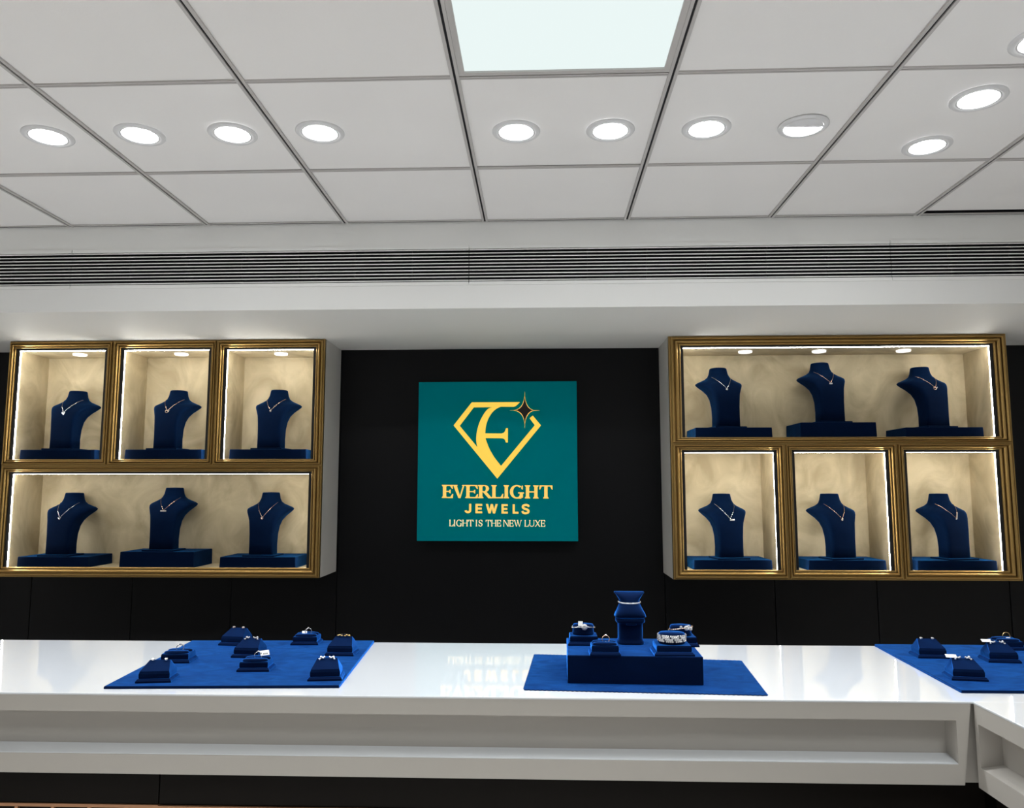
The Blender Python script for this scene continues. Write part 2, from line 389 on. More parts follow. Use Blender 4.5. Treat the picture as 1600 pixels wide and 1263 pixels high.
def cabinet(rect, comps, label, zf):
    X0, X1, Z0, Z1 = rect; ox, oz = (X0+X1)/2, Z0
    org = Vector((ox, FY, oz))
    t = empty('wall_display_cabinet', org, label, 'cabinet')
    L_ = Matrix.Translation(-org)
    def part(mb, name, m, parent=t):
        mb.v = [L_ @ v for v in mb.v]
        return mb.build(name, m, parent)
    # carcass: outer panels only, linings sit inside it
    c = MB()
    c.box(X0, X0+0.012, FY+0.014, WY, Z0, Z1).box(X1-0.012, X1, FY+0.014, WY, Z0, Z1)
    c.box(X0+0.012, X1-0.012, FY+0.014, WY, Z0, Z0+0.015).box(X0+0.012, X1-0.012, FY+0.014, WY, Z1-0.015, Z1)
    c.box(X0+0.012, X1-0.012, WY-0.02, WY, Z0+0.015, Z1-0.015)
    part(c, 'carcass', M_CARC)
    for o, cell, npuck in comps:
        mb = MB(); ring_between(mb, o, cell, PROF)
        part(mb, 'gilt_frame', M_GOLD)
        i = (o[0]+0.009, o[1]-0.009, o[2]-0.004, o[3]-0.009)
        j = 0.0148      # width of the black band that hides the strips on the near side
        e = MB()
        e.box(o[0]-0.004, o[0]+j, FY+0.010, FY+0.016, o[2]-0.004, o[3]+0.004).box(o[1]-j, o[1]+0.004, FY+0.010, FY+0.016, o[2]-0.004, o[3]+0.004)
        e.box(o[0]+j, o[1]-j, FY+0.010, FY+0.016, o[3]-(0.0102 if o[3] > 2 else 0.0114), o[3]+0.004)
        part(e, 'edge_band', M_EDGE)
        # lining: five boards, open at the front
        y0, y1, q = FY+0.016, 4.05, 0.006
        l = MB()
        l.box(i[0]-q, i[0], y0, y1, i[2], i[3]+q).box(i[1], i[1]+q, y0, y1, i[2], i[3]+q)
        l.box(i[0], i[1], y0, y1, i[3], i[3]+q).box(i[0]-q, i[1]+q, y0, y1, i[2]-q, i[2]).box(i[0]-q, i[1]+q, y1, y1+q, i[2]-q, i[3]+q)
        lo = part(l, 'lining', M_LINE)
        sy0, sy1 = FY+0.018, FY+0.027
        for b in ((i[0], i[0]+0.004, i[2]+0.004, i[3]-0.002), (i[1]-0.004, i[1], i[2]+0.004, i[3]-0.002), (i[0]+0.006, i[1]-0.006, i[3]-0.0030, i[3])):
            part(MB().box(b[0], b[1], sy0, sy1 if b[3]-b[2] > 0.1 else sy0+0.006, b[2], b[3]), 'light_strip', M_STRIP, lo)
        for px in npuck:
            m_ = Matrix.Translation((px, 3.915, i[3]))
            part(MB().lathe([(0.0, -0.007), (0.024, -0.007), (0.031, -0.010), (0.034, -0.009), (0.035, -0.0005)], 28, m_), 'puck_light', M_PUCK, lo)
    return t
LR = (-2.722, -1.088, 1.064, SOF_Z)
xa, xb = (-2.212-2.143)/2, (-1.672-1.608)/2; zm = (1.647+1.584)/2
Lc = [((-2.692, -2.212, 1.647, 2.216), (LR[0], xa, zm, LR[3]), [-2.43]),
      ((-2.143, -1.672, 1.647, 2.215), (xa, xb, zm, LR[3]), [-1.885]),
      ((-1.608, -1.134, 1.647, 2.213), (xb, LR[1], zm, LR[3]), [-1.355]),
      ((-2.684, -1.140, 1.112, 1.584), (LR[0], LR[1], LR[2], zm), [])]
cabinet(LR, Lc, 'gilt-framed white wall cabinet left of the green sign', 1)
RR = (0.636, 2.276, 1.064, SOF_Z)
xa2, xb2 = (1.150+1.221)/2, (1.686+1.757)/2; zm2 = (1.749+1.686)/2
Rc = [((0.695, 2.217, 1.749, 2.207), (RR[0], RR[1], zm2, RR[3]), [1.046, 1.418, 1.84]),
      ((0.689, 1.150, 1.110, 1.686), (RR[0], xa2, RR[2], zm2), []),
      ((1.221, 1.686, 1.110, 1.686), (xa2, xb2, RR[2], zm2), []),
      ((1.757, 2.212, 1.110, 1.686), (xb2, RR[1], RR[2], zm2), [])]
cabinet(RR, Rc, 'gilt-framed white wall cabinet right of the green sign', 1)

# ------------------------------------------------------------------ busts, plinths, necklaces
RINGS = [(0.000,.063,-.036,.000,.042,8), (0.05,.062,-.036,.000,.042,8), (0.10,.063,-.036,.004,.048,7.5), (0.14,.067,-.034,.014,.060,7),
         (0.168,.074,-.029,.040,.075,6.5), (0.190,.087,-.021,.068,.094,5.5), (0.208,.103,-.012,.094,.112,4.2), (0.219,.112,-.005,.107,.121,3.5),
         (0.227,.115,.002,.111,.125,3.0), (0.235,.106,.010,.108,.127,2.5), (0.243,.088,.016,.100,.129,2.3), (0.252,.070,.022,.090,.130,2.1),
         (0.263,.057,.029,.085,.130,2), (0.279,.049,.036,.085,.129,2), (0.306,.0435,.042,.085,.127,2)]
def bust_ring(r, n=40):
    z, a, yf, yt, yb, p = r; out = []
    for k in range(n):
        th = 2*PI*k/n
        c, s = math.cos(th), math.sin(th)
        x = a*math.copysign(abs(c)**(2/p), c); w = abs(s)**(2/p)
        y = yt-(yt-yf)*w if s < 0 else yt+(yb-yt)*w
        out.append((x, y, z))
    return out
def bust_front(x, z):
    for r0, r1 in zip(RINGS[:-1], RINGS[1:]):
        if r0[0] <= z <= r1[0]:
            k = (z-r0[0])/(r1[0]-r0[0]); a, yf, yt, yb, p = [u+(v-u)*k for u, v in zip(r0[1:], r1[1:])]
            q = max(0.0, 1-min(1, abs(x)/a)**p)**(1/p)
            return yt-(yt-yf)*q
    return RINGS[-1][2]
def make_bust(loc, rz, label):
    t = empty('necklace_bust', loc, label, 'bust', 'velvet necklace busts in the wall cabinets', rz)
    MB().rbox(-0.082, 0.082, -0.062, 0.070, 0, 0.008, 0.002, 2).build('base_plate', M_VEL, t)
    b = MB(); b.loft([[(x, y, z+0.008) for x, y, z in bust_ring(r)] for r in RINGS], True, True, False)
    top = bust_ring(RINGS[-1]); cx, cy = 0, 0.085
    b.loft([[(cx+(x-cx)*s, cy+(y-cy)*s, 0.314+dz) for x, y, z in top] for s, dz in ((1, 0), (0.97, 0.003), (0.9, 0.0045), (0.05, 0.0055))], True, False, True)
    o = b.build('torso', M_VEL, t)
    return t
bust0 = None
def place_bust(x, z, rz, label, y=3.895):
    global bust0
    if bust0 is None:
        bust0 = make_bust((x, y, z), rz, label); return bust0
    o = copy_tree(bust0); o.location = (x, y, z); o.rotation_euler = (0, 0, rz); o['label'] = label
    return o
def make_plinth(x0, x1, z, h, label, y0=3.82, y1=4.043):
    # low slightly tapered velvet block
    w = (x1-x0)/2; d = (y1-y0)/2; b = MB()
    b.rbox(-w, w, -d, d, 0, h, 0.003, 2)
    for v in b.v:
        k = 1-0.012*v.z/h; v.x *= k
    o = b.build('display_plinth', M_VEL); o.location = ((x0+x1)/2, (y0+y1)/2, z)
    return tag(o, label, 'plinth', 'velvet plinths under the busts')
def make_necklace(bust, zp, kind, label, sp=0.050, metal=None):
    """chain lying on the bust's chest in a V, pendant at height zp; coordinates in the bust's own frame"""
    t = empty('necklace', bust.location, label, 'necklace', 'necklaces on the busts', bust.rotation_euler[2])
    dz = 0.008; pts = []; n = 26
    zs = 0.259
    for k in range(-n, n+1):
        u = abs(k)/n
        x = sp*math.copysign(u, k); z = zp+(zs-zp)*(u**1.05)
        pts.append((x, bust_front(x, z)-0.0016, z+dz))
    # carry on round the back of the neck
    l, r = pts[0], pts[-1]
    back = []
    for k in range(1, 12):
        a = PI*k/12
        xx = r[0]*math.cos(a)*1.06; yy = r[1]+(0.135-r[1])*math.sin(a)**0.7
        back.append((xx, yy, r[2]+0.010*math.sin(a)))
    m = metal or M_ROSE
    MB().tube(pts+back, 0.0008, 6, True).build('chain', m, t)
    yp = bust_front(0, zp)-0.004; zc = zp+dz; P = MB(); G = MB()
    if kind == 'cluster':
        for a, b in ((-.005, .0), (.005, .001), (0, -.006), (.001, -.012)): G.gem((a, yp, zc+b-.003), 0.0052)
    elif kind == 'loop':
        P.tube([(0.0075*math.cos(q*PI/8)-.002, yp, zc-.005+0.0062*math.sin(q*PI/8)) for q in range(16)], 0.0014, 6, True)
        G.gem((0.009, yp, zc-.001), 0.004)
    elif kind == 'dot':
        P.tube([(0.0045*math.cos(q*PI/6), yp+.001, zc-.004+0.0045*math.sin(q*PI/6)) for q in range(12)], 0.001, 6, True)
        G.gem((0, yp, zc-.004), 0.0042)
    elif kind == 'vee':
        P.tube([(-.008, yp, zc+.002), (0, yp, zc-.006), (.008, yp, zc+.002)], 0.0016, 6); G.gem((0, yp-.001, zc-.006), 0.0035)
    elif kind == 'bar':
        P.rbox(-.0155, .0155, yp-.001, yp+.002, zc-.006, zc, 0.0007, 1)
        for q in range(6): G.gem((-.0125+.005*q, yp-.001, zc-.003), 0.0024)
    elif kind == 'widebar':
        P.rbox(-.002, .022, yp-.001, yp+.002, zc-.010, zc-.001, 0.0007, 1)
        for q in range(4): G.gem((.001+.006*q, yp-.001, zc-.0055), 0.0034)
    elif kind == 'heart':
        P.tube([(0.0004*16*math.sin(a)**3, yp, zc-.003+0.0004*(13*math.cos(a)-5*math.cos(2*a)-2*math.cos(3*a)-math.cos(4*a))) for a in [2*PI*q/20 for q in range(20)]], 0.0012, 6, True)
        G.gem((0, yp, zc-.003), 0.003)
    elif kind == 'drop':
        M_ = Matrix.Translation((0.004, yp, zc-.002)) @ Matrix.Rotation(0.12, 4, 'Y')
        P.rbox(-.003, .003, -.001, .002, -.006, .030, 0.0007, 1, M_)
        for q in range(6): G.gem((0, -.0015, -.003+.0058*q), 0.0027, M_)
        G.gem((0, yp-.001, zc-.006), 0.0035)
    elif kind == 'twin':
        P.rbox(-.008, .008, yp-.001, yp+.002, zc-.009, zc-.001, 0.001, 1); G.gem((-.004, yp-.001, zc-.005), 0.004); G.gem((.004, yp-.001, zc-.005), 0.004)
    if P.v: P.build('pendant', m, t)
    if G.v: G.build('pendant_stone', M_GEM, t)
    return t
D = math.radians
BUSTS = [  # x, plinth top z, rot(deg), pendant z, kind, where, plinth x0 x1, floor z, extra plinth shape
    (-2.470, 1.697, -3, .190, 'cluster', 'left cabinet top-left compartment', -2.654, -2.262, 1.643),
    (-1.925, 1.697, -4, .196, 'loop', 'left cabinet top-middle compartment', -2.109, -1.710, 1.643),
    (-1.385, 1.697, -4, .196, 'dot', 'left cabinet top-right compartment', -1.572, -1.176, 1.643),
    (-2.455, 1.160, -2, .184, 'vee', 'left end of left cabinet lower shelf', -2.629, -2.265, 1.108),
    (-1.920, 1.186, -2, .196, 'bar', 'middle of left cabinet lower shelf', -2.106, -1.729, 1.108),
    (-1.408, 1.162, -2, .184, 'heart', 'right end of left cabinet lower shelf', -1.599, -1.215, 1.108),
    (0.934, 1.799, 10, .194, 'dot', 'left end of right cabinet upper shelf', 0.762, 1.141, 1.745),
    (1.452, 1.823, 8, .197, 'twin', 'middle of right cabinet upper shelf', 1.276, 1.647, 1.745),
    (1.962, 1.797, 12, .196, 'loop', 'right end of right cabinet upper shelf', 1.785, 2.159, 1.745),
    (0.930, 1.155, 8, .188, 'widebar', 'right cabinet bottom-left compartment', 0.739, 1.117, 1.106),
    (1.474, 1.155, 10, .188, 'dot', 'right cabinet bottom-middle compartment', 1.288, 1.659, 1.106),
    (2.022, 1.155, 14, .194, 'drop', 'right cabinet bottom-right compartment', 1.804, 2.180, 1.106)]
KN = {'cluster': 'small gem cluster pendant', 'loop': 'small open loop pendant', 'dot': 'tiny round pendant', 'vee': 'tiny V-shaped pendant', 'bar': 'slim stone-set bar pendant',
      'heart': 'small heart pendant', 'twin': 'two-stone pendant', 'widebar': 'wide bar pendant set off centre', 'drop': 'long bar pendant hanging sideways'}
for i, (x, zt, rz, zp, kind, where, p0, p1, zf) in enumerate(BUSTS):
    make_plinth(p0, p1, zf, zt-zf, 'navy velvet plinth block in the '+where)
    b = place_bust(x, zt, D(rz), 'navy velvet necklace bust in the '+where)
    make_necklace(b, zp, kind, 'chain necklace with %s, %s' % (KN[kind], where), metal=M_ROSE if i % 3 else M_SILV)

# ------------------------------------------------------------------ illuminated sign
SX0, SX1, SZ0, SZ1, SY = -0.647, 0.190, 1.229, 2.063, 4.025
sg = empty('wall_sign', ((SX0+SX1)/2, SY, SZ0), 'square teal sign with gold diamond emblem and gold lettering on black wall', 'sign')
SW, SH = SX1-SX0, SZ1-SZ0
MB().rbox(-SW/2, SW/2, 0, WY-SY-0.02, 0, SH, 0.002, 2).build('sign_box', M_TEAL, sg)
MB().box(-SW/2+0.08, SW/2-0.08, WY-SY-0.02, WY-SY, 0.08, SH-0.08).build('wall_bracket', M_SLOT, sg)
def art(X, Y):
    """artwork grid (about 1050 units wide, y down) to sign-local x, z"""
    k = (Y-109)/1051.0; l = 101-8*k; r = 1137+16*k
    u = (X-l)/(r-l); yt = 115-13*u; yb = 1165-10*u
    return ((u-0.5)*SW, (1-(Y-yt)/(yb-yt))*SH)
def fill(loops, depth, y):
    """flat shape with holes, extruded towards the viewer by a 2D curve"""
    cu = bpy.data.curves.new('shape', 'CURVE'); cu.dimensions = '2D'; cu.fill_mode = 'BOTH'; cu.extrude = depth/2
    for lp in loops:
        sp = cu.splines.new('POLY'); sp.points.add(len(lp)-1); sp.use_cyclic_u = True
        for p, q in zip(sp.points, lp): p.co = (q[0], q[1], 0, 1)
    o = bpy.data.objects.new('shape', cu); COL.objects.link(o)
    dg = bpy.context.evaluated_depsgraph_get(); me = o.evaluated_get(dg).to_mesh()
    mb = MB(); mb.add([(v.co.x, y-depth/2+v.co.z, v.co.y) for v in me.vertices], [list(p.vertices) for p in me.polygons])
    o.evaluated_get(dg).to_mesh_clear(); bpy.data.objects.remove(o); bpy.data.curves.remove(cu)
    return mb
def smooth(pts, n=6):
    out = []; P = [pts[0]]+list(pts)+[pts[-1]]
    for i in range(1, len(P)-2):
        p0, p1, p2, p3 = P[i-1], P[i], P[i+1], P[i+2]
        for k in range(n):
            t_ = k/n
            out.append(tuple(0.5*((2*p1[c])+(-p0[c]+p2[c])*t_+(2*p0[c]-5*p1[c]+4*p2[c]-p3[c])*t_**2+(-p0[c]+3*p1[c]-3*p2[c]+p3[c])*t_**3) for c in (0, 1)))
    out.append(pts[-1]); return out
outer = [(767,246), (452,250), (333,405), (622,754), (906,400), (852,335), (832,353), (866,399), (647,670)]
outer += smooth([(644,667), (605,618), (573,565), (552,515), (543,487)])
outer += [(640,487)]+smooth([(655,488), (669,495), (677,515)], 4)+[(690,515), (690,421), (678,421)]+smooth([(676,425), (668,446), (650,456)], 4)
outer += smooth([(541,456), (545,410), (560,360), (585,318), (614,291), (643,277)])+smooth([(725,277), (738,273), (752,262)], 4)
hole = [(465,283)]+smooth([(588,281), (561,292), (535,322), (507,375), (490,430), (483,480), (484,515), (491,549)])+[(373,407)]
fill([[art(*p) for p in outer], [art(*p) for p in hole]], 0.006, 0.0).build('emblem', M_LETT, sg)
def star(k, c=(799, 299)):
    tips = [(799,178), (891,300), (800,416), (706,301)]; mids = [(822,277), (823,324), (777,326), (776,275)]
    pts = []
    for i in range(4):
        a, m, b = tips[i], mids[i], tips[(i+1) % 4]
        for j in range(8):
            t_ = j/8; cx_, cy_ = 2*m[0]-(a[0]+b[0])/2, 2*m[1]-(a[1]+b[1])/2
            pts.append(((1-t_)**2*a[0]+2*t_*(1-t_)*cx_+t_*t_*b[0], (1-t_)**2*a[1]+2*t_*(1-t_)*cy_+t_*t_*b[1]))
    return [art(c[0]+(x-c[0])*k, c[1]+(y-c[1])*k) for x, y in pts]
st_out = fill([star(1.04), star(0.93)], 0.0072, 0.0).build('star_outline', M_LETT2, sg)
fill([star(0.935)], 0.0064, 0.0).build('star', M_STAR, sg)

def glyph(ch, t, h, w):
    """serif capital in a box w x 1 (y up): list of polygons; t = thick stem, h = hairline"""
    s = h*1.0; e = t*0.34; P = []
    R = lambda a, b, c, d: P.append([(a, c), (b, c), (b, d), (a, d)])
    def stem(x, tt=t, top=True, bot=True):
        R(x, x+tt, 0, 1)
        if bot: P.append([(x-e, 0), (x+tt+e, 0), (x+tt+e, s*.6), (x+tt, s*1.7), (x, s*1.7), (x-e, s*.6)])
        if top: P.append([(x-e, 1), (x-e, 1-s*.6), (x, 1-s*1.7), (x+tt, 1-s*1.7), (x+tt+e, 1-s*.6), (x+tt+e, 1)])
    def arcband(cx, cy, ro, ri, a0, a1, n=14):
        o_ = [(cx+ro[0]*math.cos(a0+(a1-a0)*k/n), cy+ro[1]*math.sin(a0+(a1-a0)*k/n)) for k in range(n+1)]
        i_ = [(cx+ri[0]*math.cos(a0+(a1-a0)*k/n), cy+ri[1]*math.sin(a0+(a1-a0)*k/n)) for k in range(n+1)]
        for k in range(n): P.append([o_[k], o_[k+1], i_[k+1], i_[k]])
    x0 = e
    if ch == 'I': stem(x0)
    elif ch == 'L':
        stem(x0); R(x0, w, 0, s); P.append([(w-s*.9, 0), (w, 0), (w+s*.3, .34), (w-s*.3, .34), (w-s*2.2, s)])
    elif ch == 'E':
        stem(x0); R(x0, w, 0, s); R(x0, w-s*.3, 1-s, 1); R(x0, w*.78, .5-s/2, .5+s/2)
        P.append([(w-s*.9, 0), (w, 0), (w+s*.3, .31), (w-s*.4, .31), (w-s*2.2, s)])
        P.append([(w-s*.3, 1), (w-s*1.1, 1), (w-s*2.4, 1-s), (w-s*.7, .71), (w, .71)])
        P.append([(w*.78-s*1.6, .5), (w*.78-s*.5, .36), (w*.78+s*.2, .36), (w*.78+s*.2, .64), (w*.78-s*.5, .64)])
    elif ch == 'H':
        stem(x0); stem(w-t-x0); R(x0, w-x0, .5-s/2, .5+s/2)
    elif ch == 'T':
        stem(w/2-t/2, top=False); R(0, w, 1-s, 1)
        P.append([(0, 1), (-s*.2, .68), (s*.5, .68), (s*2.0, 1-s), (s*2, 1)]); P.append([(w, 1), (w-s*2, 1), (w-s*2.0, 1-s), (w-s*.5, .68), (w+s*.2, .68)])
    elif ch == 'V':
        P.append([(e*.8, 1), (e*.8+t*1.08, 1), (w*.5+t*.55, 0), (w*.5-t*.12, 0)]); P.append([(w-e-s*1.3, 1), (w-e, 1), (w*.5+t*.5, 0), (w*.5+t*.1, 0)])
        R(0, t*1.08+e*1.6, 1-s*.8, 1); R(w-e*2.2-s, w, 1-s*.8, 1)
    elif ch == 'W':
        for a, b in ((0.03, .54), (.40, .94)):
            m = a*w+(b-a)*w*.55
            P.append([(a*w, 1), (a*w+t*1.05, 1), (m+t*.5, 0), (m-t*.15, 0)]); P.append([(b*w-s, 1), (b*w, 1), (m+t*.45, 0), (m+t*.1, 0)])
        R(-.02*w, .03*w+t+e, 1-s*.8, 1); R(.94*w-s-e, w, 1-s*.8, 1); R(.36*w, .42*w+t+e, 1-s*.8, 1)
    elif ch == 'X':
        P.append([(e, 1), (e+t*1.1, 1), (w-e, 0), (w-e-t*1.1, 0)]); P.append([(w-e-s*1.4, 1), (w-e, 1), (e+s*1.4, 0), (e, 0)])
        R(0, t*1.1+e*2, 1-s*.8, 1); R(w-e*3-s, w, 1-s*.8, 1); R(0, e*3+s, 0, s*.8); R(w-t*1.1-e*2, w, 0, s*.8)
    elif ch == 'N':
        R(x0, x0+s*1.1, 0, 1); R(w-x0-s*1.1, w-x0, 0, 1); P.append([(x0, 1), (x0+t*1.15, 1), (w-x0, 0), (w-x0-t*.9, 0)])
        R(0, e*2+s, 0, s*.8); R(w-e*2-s*1.1-e, w, 1-s*.8, 1); R(0, x0+t*.8, 1-s*.8, 1)
    elif ch == 'U':
        R(x0, x0+t, .34, 1); R(w-x0-s*1.1, w-x0, .34, 1); R(0, t+e*2, 1-s*.8, 1); R(w-e*2.4-s, w, 1-s*.8, 1)
        cx = w/2; arcband(cx, .34, (w/2-x0, .345), (w/2-x0-(t+s)/2, .345-s*1.2), PI, 2*PI)
    elif ch == 'R':
        stem(x0); b0 = x0+t*.8; bw = w*.60-b0*.35
        R(x0, b0+bw*.45, 1-s, 1); R(x0, b0+bw*.45, .46, .46+s)
        arcband(b0+bw*.42, .73, (bw*.62, .27), (bw*.62-t*.95, .27-s), -PI/2, PI/2)
        P.append([(b0+bw*.18, .47), (b0+bw*.18+t*1.1, .49), (w-e*.3, s*.7), (w+e*.2, 0), (w-t*1.0, 0)])
    elif ch == 'G':
        cx = w*.50; arcband(cx, .5, (w*.5, .52), (w*.5-t, .52-s*1.2), math.radians(50), math.radians(318), 26)
        R(w*.93-t, w*.93, .05, .44); R(w*.93-t-e*1.4, w*.93+e, .44-s*.8, .46)
        P.append([(w*.80, .80), (w*.86, .97), (w*.92, .97), (w*.92, .68), (w*.86, .68)])
        R(w*.5, w*.93-t*.5, -.02, s*.9)
    elif ch == 'S':
        cl = smooth([(w*.87, .76), (w*.74, .93), (w*.48, .965), (w*.22, .88), (w*.16, .72), (w*.30, .58), (w*.55, .485), (w*.80, .36), (w*.83, .20), (w*.68, .06), (w*.42, .035), (w*.18, .13), (w*.11, .27)], 4)
        n = len(cl)
        for k in range(n-1):
            def off(i):
                a = cl[max(0, i-1)]; b = cl[min(n-1, i+1)]; dx, dy = b[0]-a[0], b[1]-a[1]; q = math.hypot(dx, dy) or 1
                u = i/(n-1); th = (s*.55+(t*.62-s*.55)*math.exp(-((u-.5)/.2)**2))
                return (cl[i][0]-dy/q*th, cl[i][1]+dx/q*th), (cl[i][0]+dy/q*th, cl[i][1]-dx/q*th)
            a, b = off(k), off(k+1); P.append([a[0], b[0], b[1], a[1]])
        R(w*.80, w*.90, .66, .98); R(w*.07, w*.16, .02, .34)
    return P
def letter(ch, X0, X1, Y0, Y1, t, h, m):
    """one raised letter filling X0..X1, Y0..Y1 of the artwork grid"""
    H_ = Y1-Y0; mb = MB(); w = (X1-X0)/H_
    for i, poly in enumerate(glyph(ch, t, h, w)):
        q = [art(X0+x*H_, Y1-y*H_) for x, y in poly]
        mb.prism(q, -0.005-0.00004*(i % 9), 0.0)
    return mb.build('letter', m, sg)
def sans(ch, X0, X1, Y0, Y1, b):
    w = X1-X0; H_ = Y1-Y0; mb = MB(); P = []
    R = lambda a, c, d, e: P.append([(a, d), (c, d), (c, e), (a, e)])
    if ch == 'E': R(0, b, 0, H_); R(0, w, 0, b*.9); R(0, w, H_-b*.9, H_); R(0, w*.92, H_/2-b*.45, H_/2+b*.45)
    elif ch == 'L': R(0, b, 0, H_); R(0, w, 0, b*.9)
    elif ch == 'W':
        for a, c in ((0, .27), (.27, .5), (.5, .73), (.73, 1)):
            up = a in (.27, .73)
            x0, x1 = a*(w-b), c*(w-b); y0, y1 = (0, H_) if up else (H_, 0)
            P.append([(x0, y0), (x0+b, y0), (x1+b, y1), (x1, y1)])
    else:
        if ch == 'J':
            cl = [(w-b/2, H_), (w-b/2, H_*.4), (w-b/2, H_*.3)]+[(w*.5+(w/2-b/2)*math.cos(-a), H_*.30+(H_*.30-b*.45)*math.sin(-a)) for a in [PI*k/10 for k in range(1, 11)]]
        else:
            cl = smooth([(w*.92, H_*.74), (w*.80, H_*.89), (w*.5, H_*.94), (w*.2, H_*.86), (w*.13, H_*.70), (w*.3, H_*.56), (w*.65, H_*.46), (w*.87, H_*.33), (w*.82, H_*.15), (w*.5, H_*.06), (w*.18, H_*.12), (w*.07, H_*.28)], 4)
        n = len(cl)
        def off(i):
            a = cl[max(0, i-1)]; c = cl[min(n-1, i+1)]; dx, dy = c[0]-a[0], c[1]-a[1]; q = math.hypot(dx, dy)
            return (cl[i][0]-dy/q*b/2, cl[i][1]+dx/q*b/2), (cl[i][0]+dy/q*b/2, cl[i][1]-dx/q*b/2)
        for k in range(n-1):
            a, c = off(k), off(k+1); P.append([a[0], c[0], c[1], a[1]])
    for i, poly in enumerate(P): mb.prism([art(X0+x, Y1-y) for x, y in poly], -0.005-0.00004*(i % 7), 0.0)
    return mb.build('letter', M_LETT2, sg)
for ch, a, b in (('E',258,330), ('V',326,414), ('E',412,494), ('R',496,586), ('L',583,660), ('I',664,700), ('G',705,797), ('H',803,893), ('T',899,983)):
    letter(ch, a, b, 798-4*(a-258)/725, 884-4*(a-258)/725, 0.245, 0.085, M_LETT2)
for ch, a, b in (('J',408,452), ('E',480,524), ('W',548,626), ('E',651,692), ('L',724,762), ('S',784,834)): sans(ch, a, b, 920, 981, 14)
xx = 308
for wd, x0, x1 in (('LIGHT',308,466), ('IS',482,528), ('THE',548,648), ('NEW',663,784), ('LUXE',802,937)):
    wid = {'L': .62, 'I': .30, 'G': .86, 'H': .84, 'T': .78, 'S': .60, 'E': .64, 'N': .86, 'W': 1.22, 'U': .80, 'X': .82}
    g_ = 0.07; tot = sum(wid[c] for c in wd)+g_*(len(wd)-1); sc = (x1-x0)/tot; x = x0
    for c in wd:
        letter(c, x, x+wid[c]*sc, 1025-4*(x-308)/628, 1067-4*(x-308)/628, 0.13, 0.065, M_LETT3); x += (wid[c]+g_)*sc

# ------------------------------------------------------------------ counters
TZ = 0.975; CY0, CY1 = 2.010, 2.690; CX1 = 1.735; RX = 1.065; CXL = -3.38
ct = empty('display_counter', (0, 2.35, 0), 'long white glossy counter with recessed fascia across the front of the shop', 'counter')
def rel(mb, o):
    for v in mb.v: v -= o
    return mb
O = Vector((0, 2.35, 0))
rel(MB().rbox(CXL, CX1, CY0, CY1, TZ-0.005, TZ, 0.0012, 2), O).build('worktop', M_CTOP, ct)
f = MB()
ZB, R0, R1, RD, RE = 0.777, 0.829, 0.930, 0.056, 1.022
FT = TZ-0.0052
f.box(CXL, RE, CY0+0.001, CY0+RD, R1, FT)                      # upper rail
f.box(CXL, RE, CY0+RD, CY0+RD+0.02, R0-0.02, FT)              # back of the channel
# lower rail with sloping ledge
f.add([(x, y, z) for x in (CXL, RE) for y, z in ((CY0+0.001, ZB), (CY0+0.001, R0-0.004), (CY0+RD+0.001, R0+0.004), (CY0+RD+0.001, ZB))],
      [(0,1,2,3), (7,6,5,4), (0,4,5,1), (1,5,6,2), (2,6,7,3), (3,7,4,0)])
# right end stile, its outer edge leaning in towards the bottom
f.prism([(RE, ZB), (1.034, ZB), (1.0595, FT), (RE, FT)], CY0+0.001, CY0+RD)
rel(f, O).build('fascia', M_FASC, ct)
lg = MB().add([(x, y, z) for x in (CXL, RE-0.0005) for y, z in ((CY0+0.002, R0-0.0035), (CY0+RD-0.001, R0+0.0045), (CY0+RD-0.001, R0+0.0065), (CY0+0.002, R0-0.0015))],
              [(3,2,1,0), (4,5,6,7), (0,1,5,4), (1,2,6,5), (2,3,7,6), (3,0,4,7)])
rel(lg, O).build('ledge', M_CTOP, ct)['label'] = 'ledge with the light on its top put into a paler white'  # worktop white stands in for the light caught on the upward face
rel(MB().box(1.030, RX+0.03, CY0+0.020, CY0+0.07, ZB, FT), O).build('corner_filler', M_FASC, ct)
rel(MB().box(CXL, 1.02, CY0+0.08, CY1-0.06, 0.62, FT).box(1.02, CX1-0.05, CY0+0.072, CY1-0.06, 0.0, FT), O).build('core', M_BASE, ct)
BY = 2.05
b = MB()
rel(MB().box(CXL, -0.993, BY, BY+0.04, 0.690, ZB).box(-0.990, 1.10, BY+0.001, BY+0.04, 0.690, ZB), O).build('kick_panel', M_BASE, ct)
rel(MB().box(CXL, 1.10, BY+0.006, BY+0.04, 0.0, 0.690), O).build('base_panel', M_BASE, ct)
tr = MB().box(CXL, -0.9915, BY-0.003, BY+0.006, 0.680, 0.6875).box(-0.9915, 1.09, BY-0.003, BY+0.006, 0.678, 0.6855)
k = 0
while -1.077-0.0965*k > CXL: tr.box(-1.077-0.0965*k-0.004, -1.077-0.0965*k+0.004, BY-0.002, BY+0.006, 0.02, 0.680); k += 1
for k in range(21): tr.box(-0.896+0.0965*k-0.004, -0.896+0.0965*k+0.004, BY-0.002, BY+0.006, 0.02, 0.678)
rel(tr, O).build('copper_trim', M_COPP, ct)
